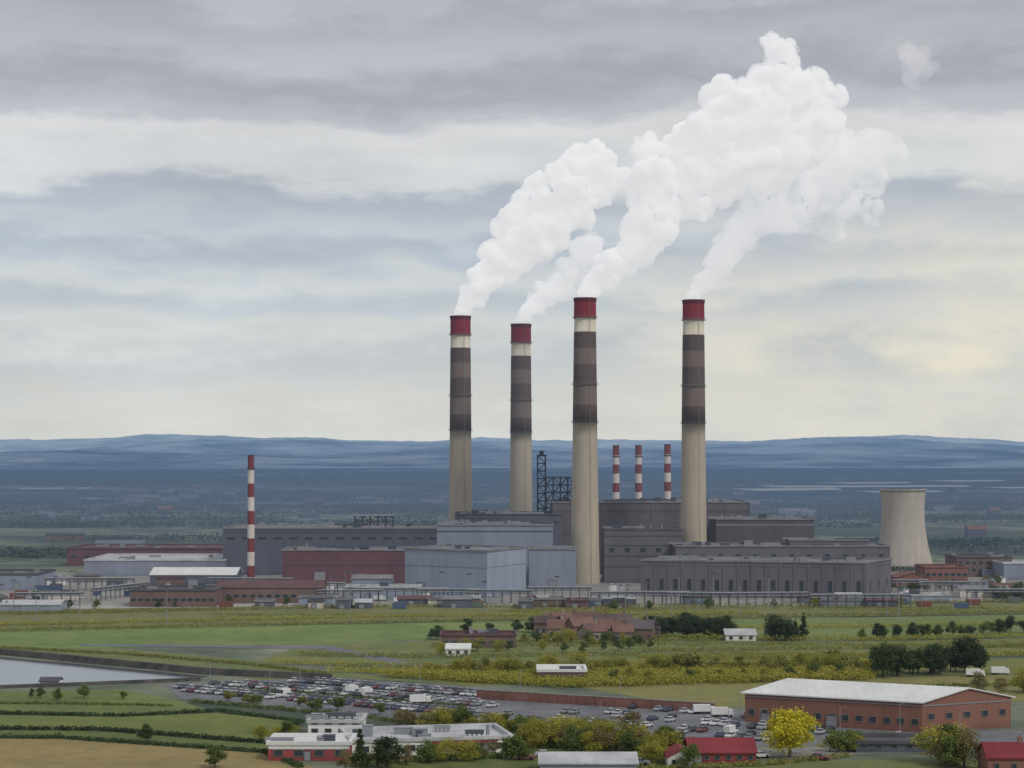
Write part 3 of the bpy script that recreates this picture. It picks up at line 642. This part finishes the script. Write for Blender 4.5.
# ---------------------------------------------------------------- vehicles
def carmesh(L=4.4,W=1.8,H=1.45,van=False):
    mb=MB(); hw=W/2
    if not van: prof=[(-L/2,.32),(-L/2,.8),(-L/2+.15,.93),(-L/2+.7,.98),(.95,.95),(L/2-.15,.76),(L/2,.6),(L/2,.32)]
    else: prof=[(-L/2,.35),(-L/2,1.1),(-L/2+.05,1.15),(L/2-1.0,1.15),(L/2-.9,1.1),(L/2-.1,.95),(L/2,.7),(L/2,.35)]
    n=len(prof); vs=[(x,-hw*(1 if z<.9 else .96),z) for x,z in prof]+[(x,hw*(1 if z<.9 else .96),z) for x,z in prof]
    mb.add(vs,[tuple(range(n)),tuple(reversed(range(n,2*n)))]+[(i+n,(i+1)%n+n,(i+1)%n,i) for i in range(n)],0)
    gl=MB()
    if not van:
        lo=[(-1.75,-hw*.93),(1.0,-hw*.93),(1.0,hw*.93),(-1.75,hw*.93)]; hi=[(-1.25,-hw*.74),(.35,-hw*.74),(.35,hw*.74),(-1.25,hw*.74)]
        gl.prism(lo,.955,H-.05,0,False,False,hi); mb.prism([(x*1.02,y*1.02) for x,y in hi],H-.05,H,0)
        for s in (-1,1): mb.strut((-.45,s*hw*.94,.95),(-.45,s*hw*.76,H-.03),.06)
    else:
        mb.prism([(-L/2+.02,-hw*.95),(L/2-1.7,-hw*.95),(L/2-1.7,hw*.95),(-L/2+.02,hw*.95)],1.15,H,0)
        lo=[(L/2-1.7,-hw*.94),(L/2-.95,-hw*.94),(L/2-.95,hw*.94),(L/2-1.7,hw*.94)]; hi=[(L/2-1.7,-hw*.9),(L/2-1.4,-hw*.9),(L/2-1.4,hw*.9),(L/2-1.7,hw*.9)]
        gl.prism(lo,1.15,H-.08,0,False,False,hi); mb.prism(hi,H-.08,H,0)
    for x in (-L*.3,L*.31):
        for s in (-1,1):
            k=12; ring=[(x+.33*math.cos(2*math.pi*i/k),.33+.33*math.sin(2*math.pi*i/k)) for i in range(k)]
            v=[(a,s*(hw+.03),c_) for a,c_ in ring]+[(a,s*(hw-.22),c_) for a,c_ in ring]
            mb.add(v,[tuple(range(k)),tuple(range(k,2*k))]+[(i,(i+1)%k,(i+1)%k+k,i+k) for i in range(k)],1)
    return mb,gl
CARC=[("white",(178,179,180)),("silver",(150,153,156)),("dark grey",(74,77,82)),("black",(52,53,57)),("blue",(68,77,96)),("red",(102,58,59)),("grey",(112,115,119)),("silver",(158,160,162)),("white",(170,172,172)),("grey",(126,128,131))]
CM=[]
for nm,cc in CARC:
    pm_=plain("car_paint",cc,.35,0,.03,.5)
    mb,gl=carmesh(); CM.append((nm,mb.mesh("body",[pm_,M_tyre]),gl.mesh("window",[M_glass])))
mb,gl=carmesh(5.6,2.0,2.4,True); VM=("white",mb.mesh("body",[M_white,M_tyre]),gl.mesh("window",[M_glass]))
def inpoly(p,poly):
    c=False; n=len(poly)
    for i in range(n):
        a,b_=poly[i],poly[i-1]
        if (a[1]>p[1])!=(b_[1]>p[1]) and p[0]<(b_[0]-a[0])*(p[1]-a[1])/(b_[1]-a[1])+a[0]: c=not c
    return c
LOT=[G(*q) for q in [(172,686),(330,680),(480,690),(700,712),(820,724),(855,742),(750,743),(520,733),(350,709),(190,697)]]
dirv=(G(760,733)-G(300,695)).normalized(); nrm=Vector((-dirv.y,dirv.x,0)); org=G(200,703)
ncar=0; cand=[]
for r_ in range(-6,40):
    off=(r_//2)*17.5+(r_%2)*5.2
    for i in range(-34,120):
        p_=org+dirv*(i*2.55)+nrm*off
        if inpoly(p_,LOT): cand.append((p_,r_))
marks=MB()
for p_,r_ in cand:
    a=p_+dirv*1.27-nrm*2.2; c_=p_+dirv*1.27+nrm*2.2; marks.add([a-dirv*.05,a+dirv*.05,c_+dirv*.05,c_-dirv*.05],[(0,1,2,3)])
ob("car_park_markings",marks.mesh("car_park_markings",[M_line]),loc=(0,0,Z*2+.02),kind="structure")
random.shuffle(cand)
def dens(p_):
    xp=512+p_.x/p_.y*FP
    return (.1 if 480<xp<530 else .75)*(1 if xp<490 else .5)+1.1*max(0,noise.noise(Vector((p_.x*.03,p_.y*.06,3)))+.05)
for p_,r_ in cand:
    if ncar>=290: break
    if random.random()>dens(p_)*.85: continue
    nm,bm,gm=VM if random.random()<.02 else random.choice(CM)
    rot=math.atan2(nrm.y,nrm.x)+(math.pi if random.random()<.5 else 0)+random.uniform(-.04,.04)
    isv=bm is VM[1]
    e=ob("van" if isv else "car",bm,loc=(p_.x,p_.y,Z*2+.03),rot=rot,label=("white van parked in the car park" if isv else nm+" car parked in the open car park"),cat="van" if isv else "car",group="vehicles parked in the car park"); ncar+=1
    e.scale=(.88,.88,.88); ob("window",gm,e)
for (x,y) in [(525,760),(545,757),(640,765),(820,760),(900,738),(960,741),(760,758),(1012,765)]:
    nm,bm,gm=random.choice(CM); q=G(x,y); e=ob("car",bm,loc=(q.x,q.y,.11),rot=random.uniform(-.4,.4),label=nm+" car on a road beside buildings",cat="car"); ob("window",gm,e)
tb=MB(); tb.box(-4,2.2,-1.2,1.2,.9,3.4,0)
tc_=MB(); tc_.prism([(2.4,-1.15),(4.2,-1.15),(4.2,1.15),(2.4,1.15)],.5,2.7,0,True,True,[(2.4,-1.1),(3.8,-1.1),(3.8,1.1),(2.4,1.1)]); tc_.box(3.95,4.12,-1,1,1.5,2.2,1)
ch=MB(); ch.box(-4,4,-.9,.9,.55,.9,0)
for x in (-3,-1.8,3.2):
    for s in (-1,1): ch.strut((x,s*.7,.5),(x,s*1.18,.5),.5,1)
bm_,cm_,chm=tb.mesh("cargo_box",[M_white]),tc_.mesh("cab",[M_white,M_glass]),ch.mesh("chassis",[M_steel,M_tyre])
for (x,y,r_) in [(704,714,.1),(722,717,.1),(352,694,1.2),(366,696,1.2),(420,704,.2),(1000,675,0),(975,677,0),(380,601,0),(400,603,0),(550,604,0)]:
    q=G(x,y); e=ob("lorry",None,loc=(q.x,q.y,.1),rot=r_,label="white box lorry parked with cab forward",cat="lorry",group="lorries parked around the site")
    e.scale=(.7,.7,.7); ob("cargo_box",bm_,e); ob("cab",cm_,e); ob("chassis",chm,e)
sm=MB(); sm.cyl(0,0,0,9,.14,.08,8); sm.strut((0,0,8.9),(1.6,0,9.3),.06); smm=sm.mesh("pole",[M_steel2]); lm=MB(); lm.box(1.4,2.2,-.15,.15,9.22,9.38); lmm=lm.mesh("lamp_head",[M_frame])
for (x,y) in [(210,690),(270,697),(330,705),(390,712),(450,722),(520,728),(600,731),(680,736),(760,740),(840,738),(300,684),(420,689),(520,697),(620,706),(740,716),(900,734),(960,737),(1015,740)]:
    e=ob("street_lamp",None,loc=G(x,y),rot=random.uniform(-.4,.4),label="grey street lamp with single arm",cat="street lamp",group="street lamps along the car park"); e.scale=(.8,.8,.8); ob("pole",smm,e); ob("lamp_head",lmm,e)
# ---------------------------------------------------------------- trees
row(['yel','yel','yel','ybush'],425,676,875,672,46,5.0,2.5)
row(['yel','green','yel'],600,684,860,678,12,4.2)
row(['dark'],646,637,728,637,22,7.5,3,.15); row(['dark','dark','green'],876,676,978,672,18,8.5,3); row(['cone','dark'],768,640,805,640,7,9,2)
row(['brown','green','yel','bush'],345,767,520,759,18,4.6,2); row(['green','yel','brown'],400,729,560,739,24,5,3); row(['green','brown','yel','yel'],520,746,690,760,30,5.6,5)
tree('bright',790,757,9.8); row(['brown','green','yel'],930,764,985,768,7,7,3); row(['yel','green','bush'],820,752,860,752,4,4,1.5); row(['green','yel'],255,742,300,735,4,4,1.5)
tree('dark',387,768,7); tree('cone',360,766,8); tree('brown',600,756,8); tree('brown',632,752,9)
row(['green','yel','ybush'],420,655,640,650,12,4,4); row(['green','dark'],860,640,1030,632,20,5,4)
row(['dark','green'],420,640,560,628,9,5,5); row(['yel','green'],522,642,655,646,16,4.2,3)
row(['bush','green'],10,697,130,700,5,3,2); tree('dark',147,742,4); tree('dark',35,605,7); tree('green',215,768,5)
row(['green','dark'],990,600,1035,598,5,8,3); row(['brown','green'],896,592,1000,588,7,6,3)
row(['brown','yel'],980,700,1040,690,4,6,3); row(['green','dark'],-10,610,330,605,8,4,4); row(['green','yel'],560,611,900,606,6,4,4)
row(['bush','ybush'],200,700,480,722,10,2.6,2)
print("trees",ntree,"cars",ncar)
def hedge(pts,h,mat,label="field hedge along a field edge",s=.26,wd=1.1,step=1.1):
    P_=[G(*q) for q in pts]; L=[]
    for i in range(len(P_)-1):
        d=(P_[i+1]-P_[i]); n=max(2,int(d.length/step))
        for k in range(n):
            q=P_[i]+d*((k+random.random())/n); hh=h*random.uniform(.75,1.1)*(1.5 if random.random()<.02 else 1)
            L.append((q.x+random.gauss(0,.3),q.y+random.gauss(0,.4),wd*random.uniform(.9,1.5),hh,30,s))
    O=P_[0]
    o=stuff_leaves("hedge",label,"hedge",[(x-O.x,y-O.y,r,hh,n,s_) for x,y,r,hh,n,s_ in L],mat); del o["kind"]; o.location=O; o["group"]="field hedges"
hedge([(-60,712.5),(120,716.5),(215,712)],1.0,L_dark,step=.75); hedge([(-60,728.5),(100,730.5),(275,744)],1.1,L_dark,step=.75); hedge([(-60,737.5),(60,738.5),(268,753),(300,768)],1.0,L_dark,step=.75)
hedge([(215,711),(300,722),(270,742)],.9,L_dark,step=.8); hedge([(-60,704),(60,704),(170,706)],.6,L_green,step=.8)
hedge([(480,697),(640,708)],1.2,L_green); hedge([(0,648),(130,655),(250,665),(330,675)],1.0,L_olive,wd=1.5)
hedge([(-60,633),(400,623),(540,620)],2.0,L_olive,wd=2.2,step=.9); hedge([(-60,627),(400,617),(760,614)],1.6,L_yel,wd=2.2,step=.9)
hedge([(640,620),(760,618),(1100,612)],2.0,L_olive,wd=2.2,step=.9); hedge([(-60,616),(380,607),(760,607),(1100,600)],1.8,L_olive,wd=2); hedge([(640,640),(880,641),(1100,636)],2.4,L_yel,wd=2.4,step=.9)
hedge([(860,690),(1100,684)],1.6,L_green); hedge([(560,684),(740,679),(870,676)],1.6,L_dark); hedge([(640,630),(900,627),(1100,623)],1.8,L_yel,wd=2)
hedge([(270,664),(430,668),(560,668)],1.8,L_yel,wd=2); hedge([(190,702),(350,716),(520,738)],1.1,L_green); hedge([(640,652),(1100,646)],1.8,L_olive,wd=2); hedge([(300,656),(430,658),(640,655)],1.8,L_olive,wd=2)
hedge([(640,661),(1100,655)],2.2,L_yel,wd=2.6,step=.8); hedge([(240,690),(460,706)],.8,L_green,wd=1.4); hedge([(330,672),(430,674),(640,665)],2.2,L_yel,wd=2.6,step=.8)
hedge([(350,763),(430,762),(520,757)],1.4,L_green,wd=1.2); hedge([(640,770),(760,766),(850,757)],1.2,L_olive,wd=1.2); hedge([(745,727),(850,735),(920,738)],1.1,L_green)
def scrub(polypx,n,mat,label,h=(1,3),s=.4,th=-.15,flat=.6):
    poly=[G(*q) for q in polypx]; x0=min(p.x for p in poly);x1=max(p.x for p in poly);y0=min(p.y for p in poly);y1=max(p.y for p in poly)
    L=[]; 
    while len(L)<n:
        q=(random.uniform(x0,x1),random.uniform(y0,y1))
        if inpoly(q,poly) and noise.noise(Vector((q[0]*.008,q[1]*.03,1)))>th: L.append((q[0],q[1],random.uniform(2.5,5.5),random.uniform(*h),34,s))
    stuff_leaves("scrub",label,"scrub",L,mat,flat=flat)
scrub([(-100,612),(380,607),(760,608),(1100,600),(1100,608),(760,613),(400,615),(-100,622)],500,L_olive,"olive rough scrub on open ground",(.3,1.0),.28,.0,.9)
scrub([(300,650),(540,640),(880,644),(1100,640),(1100,655),(420,664)],350,L_olive,"olive scrub between fields",(.3,1.0),.28,.1,.9)
scrub([(380,677),(870,665),(870,680),(560,688)],3600,L_yel,"dense yellow-green thicket beside the car park",(2.2,3.2),.26,-1,.4)
scrub([(440,722),(560,733),(680,742),(680,750),(540,748),(430,732)],700,L_green,"green shrubbery between car park and road",(.9,2.2),.22,-.4)
D_wood=leafmat((44,56,58),(62,74,68),.15)
L=[]
for k in range(120):
    Yp=1250*math.exp(random.random()*2.0); X=random.uniform(-.34,.34)*Yp; ln=random.uniform(80,340)*Yp/1800; dp=random.uniform(5,14)
    for i in range(int(30+ln/4)):
        L.append((X+random.uniform(-ln,ln),Yp+random.gauss(0,dp),random.uniform(9,16)*(1+Yp/5000),random.uniform(4,6.5),28,.9*(1+Yp/4000)))
stuff_leaves("distant_woodland","dark blue-green woodland belts across the hazy plain","woodland",L,D_wood,flat=1.6)
# ---------------------------------------------------------------- aerial haze: airlight painted into surface materials as emission, growing with distance
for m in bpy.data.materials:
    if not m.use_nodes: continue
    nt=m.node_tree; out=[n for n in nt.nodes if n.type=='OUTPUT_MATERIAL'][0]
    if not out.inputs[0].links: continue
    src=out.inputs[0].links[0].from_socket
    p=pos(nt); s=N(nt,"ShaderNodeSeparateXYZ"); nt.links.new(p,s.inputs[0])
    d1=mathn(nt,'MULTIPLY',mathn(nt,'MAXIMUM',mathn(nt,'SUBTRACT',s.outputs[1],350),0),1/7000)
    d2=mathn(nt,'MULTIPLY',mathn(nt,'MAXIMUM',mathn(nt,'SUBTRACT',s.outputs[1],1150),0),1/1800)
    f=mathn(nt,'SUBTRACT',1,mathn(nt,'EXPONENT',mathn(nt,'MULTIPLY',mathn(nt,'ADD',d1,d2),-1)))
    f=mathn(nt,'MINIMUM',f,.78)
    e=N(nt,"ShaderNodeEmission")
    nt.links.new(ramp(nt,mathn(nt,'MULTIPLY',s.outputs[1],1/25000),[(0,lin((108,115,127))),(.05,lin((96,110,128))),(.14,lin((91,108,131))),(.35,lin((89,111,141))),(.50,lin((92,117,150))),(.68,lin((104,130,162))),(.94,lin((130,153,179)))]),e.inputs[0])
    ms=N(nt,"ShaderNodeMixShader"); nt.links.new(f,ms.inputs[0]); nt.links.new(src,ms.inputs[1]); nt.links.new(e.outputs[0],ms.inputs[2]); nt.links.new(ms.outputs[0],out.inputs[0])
# ---------------------------------------------------------------- steam
def steammat(d0,em,near,lo=.25,hi=.6,th=.36,scl=.075):
    m=bpy.data.materials.new("steam"); m.use_nodes=True; nt=m.node_tree; nt.nodes.clear(); p=pos(nt)
    o=N(nt,"ShaderNodeOutputMaterial")
    v=N(nt,"ShaderNodeVolumePrincipled"); v.inputs["Color"].default_value=(.995,.995,.995,1); v.inputs["Anisotropy"].default_value=0
    oc=N(nt,"ShaderNodeTexCoord").outputs["Object"]
    ln=N(nt,"ShaderNodeVectorMath",operation='LENGTH'); nt.links.new(oc,ln.inputs[0])
    fall=mathn(nt,'ADD',1,mathn(nt,'DIVIDE',near,mathn(nt,'ADD',ln.outputs["Value"],6)))
    mpn=N(nt,"ShaderNodeTexNoise"); mpn.inputs["Scale"].default_value=scl; mpn.inputs["Detail"].default_value=7; mpn.inputs["Roughness"].default_value=.62; mpn.inputs["Distortion"].default_value=.8
    nt.links.new(p,mpn.inputs["Vector"])
    # nearer the mouth the jet is solid, farther on it tears apart
    nb=mathn(nt,'ADD',mpn.outputs["Fac"],mathn(nt,'DIVIDE',3.0,mathn(nt,'ADD',ln.outputs["Value"],12)))
    s2=ramp(nt,nb,[(th,g4(lo)),(hi,g4(1))])
    dn=mathn(nt,'MULTIPLY',mathn(nt,'MULTIPLY',fall,s2),d0)
    nt.links.new(dn,v.inputs["Density"])
    nt.links.new(mathn(nt,'MULTIPLY',dn,em),v.inputs["Emission Strength"]); v.inputs["Emission Color"].default_value=(.97,.98,1,1)  # steam glows by itself: emission stands in for multiply scattered light
    nt.links.new(v.outputs[0],o.inputs["Volume"])
    try: m.cycles.volume_step_rate=.22
    except Exception as ex: print(ex)
    return m
def plume(blobs,Y,mat,label,vox=1.4,sub=18,disp=1.0,cat="steam"):
    bm=bmesh.new(); rnd=random.Random(len(blobs)*7+int(Y))
    k=Y/FP; x0=(blobs[0][0]-512)*k; z0=CAM_H+(HY-blobs[0][1])*k
    for (x,y,r) in blobs:
        c=Vector(((x-512)*k-x0,rnd.uniform(-.5,.5)*r*k,CAM_H+(HY-y)*k-z0)); R=r*k
        bmesh.ops.create_icosphere(bm,subdivisions=2,radius=R*.80,matrix=Matrix.Translation(c))
        for i in range(sub):
            d=Vector((rnd.gauss(0,1),rnd.gauss(0,1),rnd.gauss(0,1))).normalized()
            bmesh.ops.create_icosphere(bm,subdivisions=2,radius=R*rnd.uniform(.16,.44),matrix=Matrix.Translation(c+d*R*.82))
    me=bpy.data.meshes.new("steam_plume"); bm.to_mesh(me); bm.free()
    o=ob("steam_plume",me,loc=(x0,Y,z0))
    md=o.modifiers.new("r",'REMESH'); md.mode='VOXEL'; md.voxel_size=vox
    md=o.modifiers.new("s",'SMOOTH'); md.iterations=1; md.factor=.5
    dg=bpy.context.evaluated_depsgraph_get(); m2=bpy.data.meshes.new_from_object(o.evaluated_get(dg)); o.modifiers.clear(); o.data=m2; m2.name="steam_plume"
    vn=[v.normal.copy() for v in m2.vertices]
    for v,n in zip(m2.vertices,vn):
        q=v.co; am=min(1,.12+q.length/80)*disp
        b1_=1-abs(noise.noise(q*.06))*2.4; b2_=1-abs(noise.noise(q*.15+Vector((9,3,1))))*2.4; b3_=noise.noise(q*.35)
        v.co=q+n*am*(b1_*3.0-.4+b2_*1.6+b3_*1.0)
    m2.materials.clear(); m2.materials.append(mat); m2.polygons.foreach_set("use_smooth",[True]*len(m2.polygons)); m2.update()
    o["label"]=label; o["category"]=cat; o["group"]="steam plumes drifting from the chimneys"
    return o
S1=steammat(.42,.385,14,.06,.56,.42); S2=steammat(.10,.385,50,.0,.66,.43)
A=[(462,312,8),(466,305,10),(472,296,13),(482,285,17),(495,271,20),(509,255,24),(522,238,27),(538,224,29),(549,204,27),(566,190,29),(583,170,26),(600,178,24),(604,192,16),(574,212,22),(550,238,18)]
C=[(586,294,9),(591,286,12),(600,277,15),(612,268,17),(625,257,19),(638,244,21),(650,228,24),(657,208,26),(655,183,26),(651,158,20),(678,190,32),(695,162,36),(715,138,34),(738,126,32),(722,98,18),(762,110,35),(782,82,28),(780,55,17),(802,97,28),(824,98,17),(772,148,38),(808,130,30),(742,168,34),(700,206,16)]
D=[(694,297,8),(698,290,9),(706,280,12),(716,266,15),(728,250,19),(742,234,21),(760,220,23),(785,207,26),(815,195,28),(845,190,26),(820,165,30),(850,160,28),(876,150,20),(892,145,13),(872,180,20),(835,218,16),(868,208,14)]
B=[(521,320,7),(526,313,9),(535,304,12),(546,294,14),(560,283,16),(574,269,17),(588,254,18)]
plume(B,1252,S2,"thin grey-white steam plume from a tall chimney")
plume(A,1180,S1,"dense white billowing steam plume drifting from a chimney")
plume(D,1085,S2,"thin ragged white steam plume rising from a chimney")
plume(C,1047,S1,"largest dense white steam plume swelling into a cloud")
plume([(905,52,10),(916,60,15),(926,68,12),(912,78,10)],1085,steammat(.035,.38,0,.0),"small detached wisp of steam",cat="steam wisp")
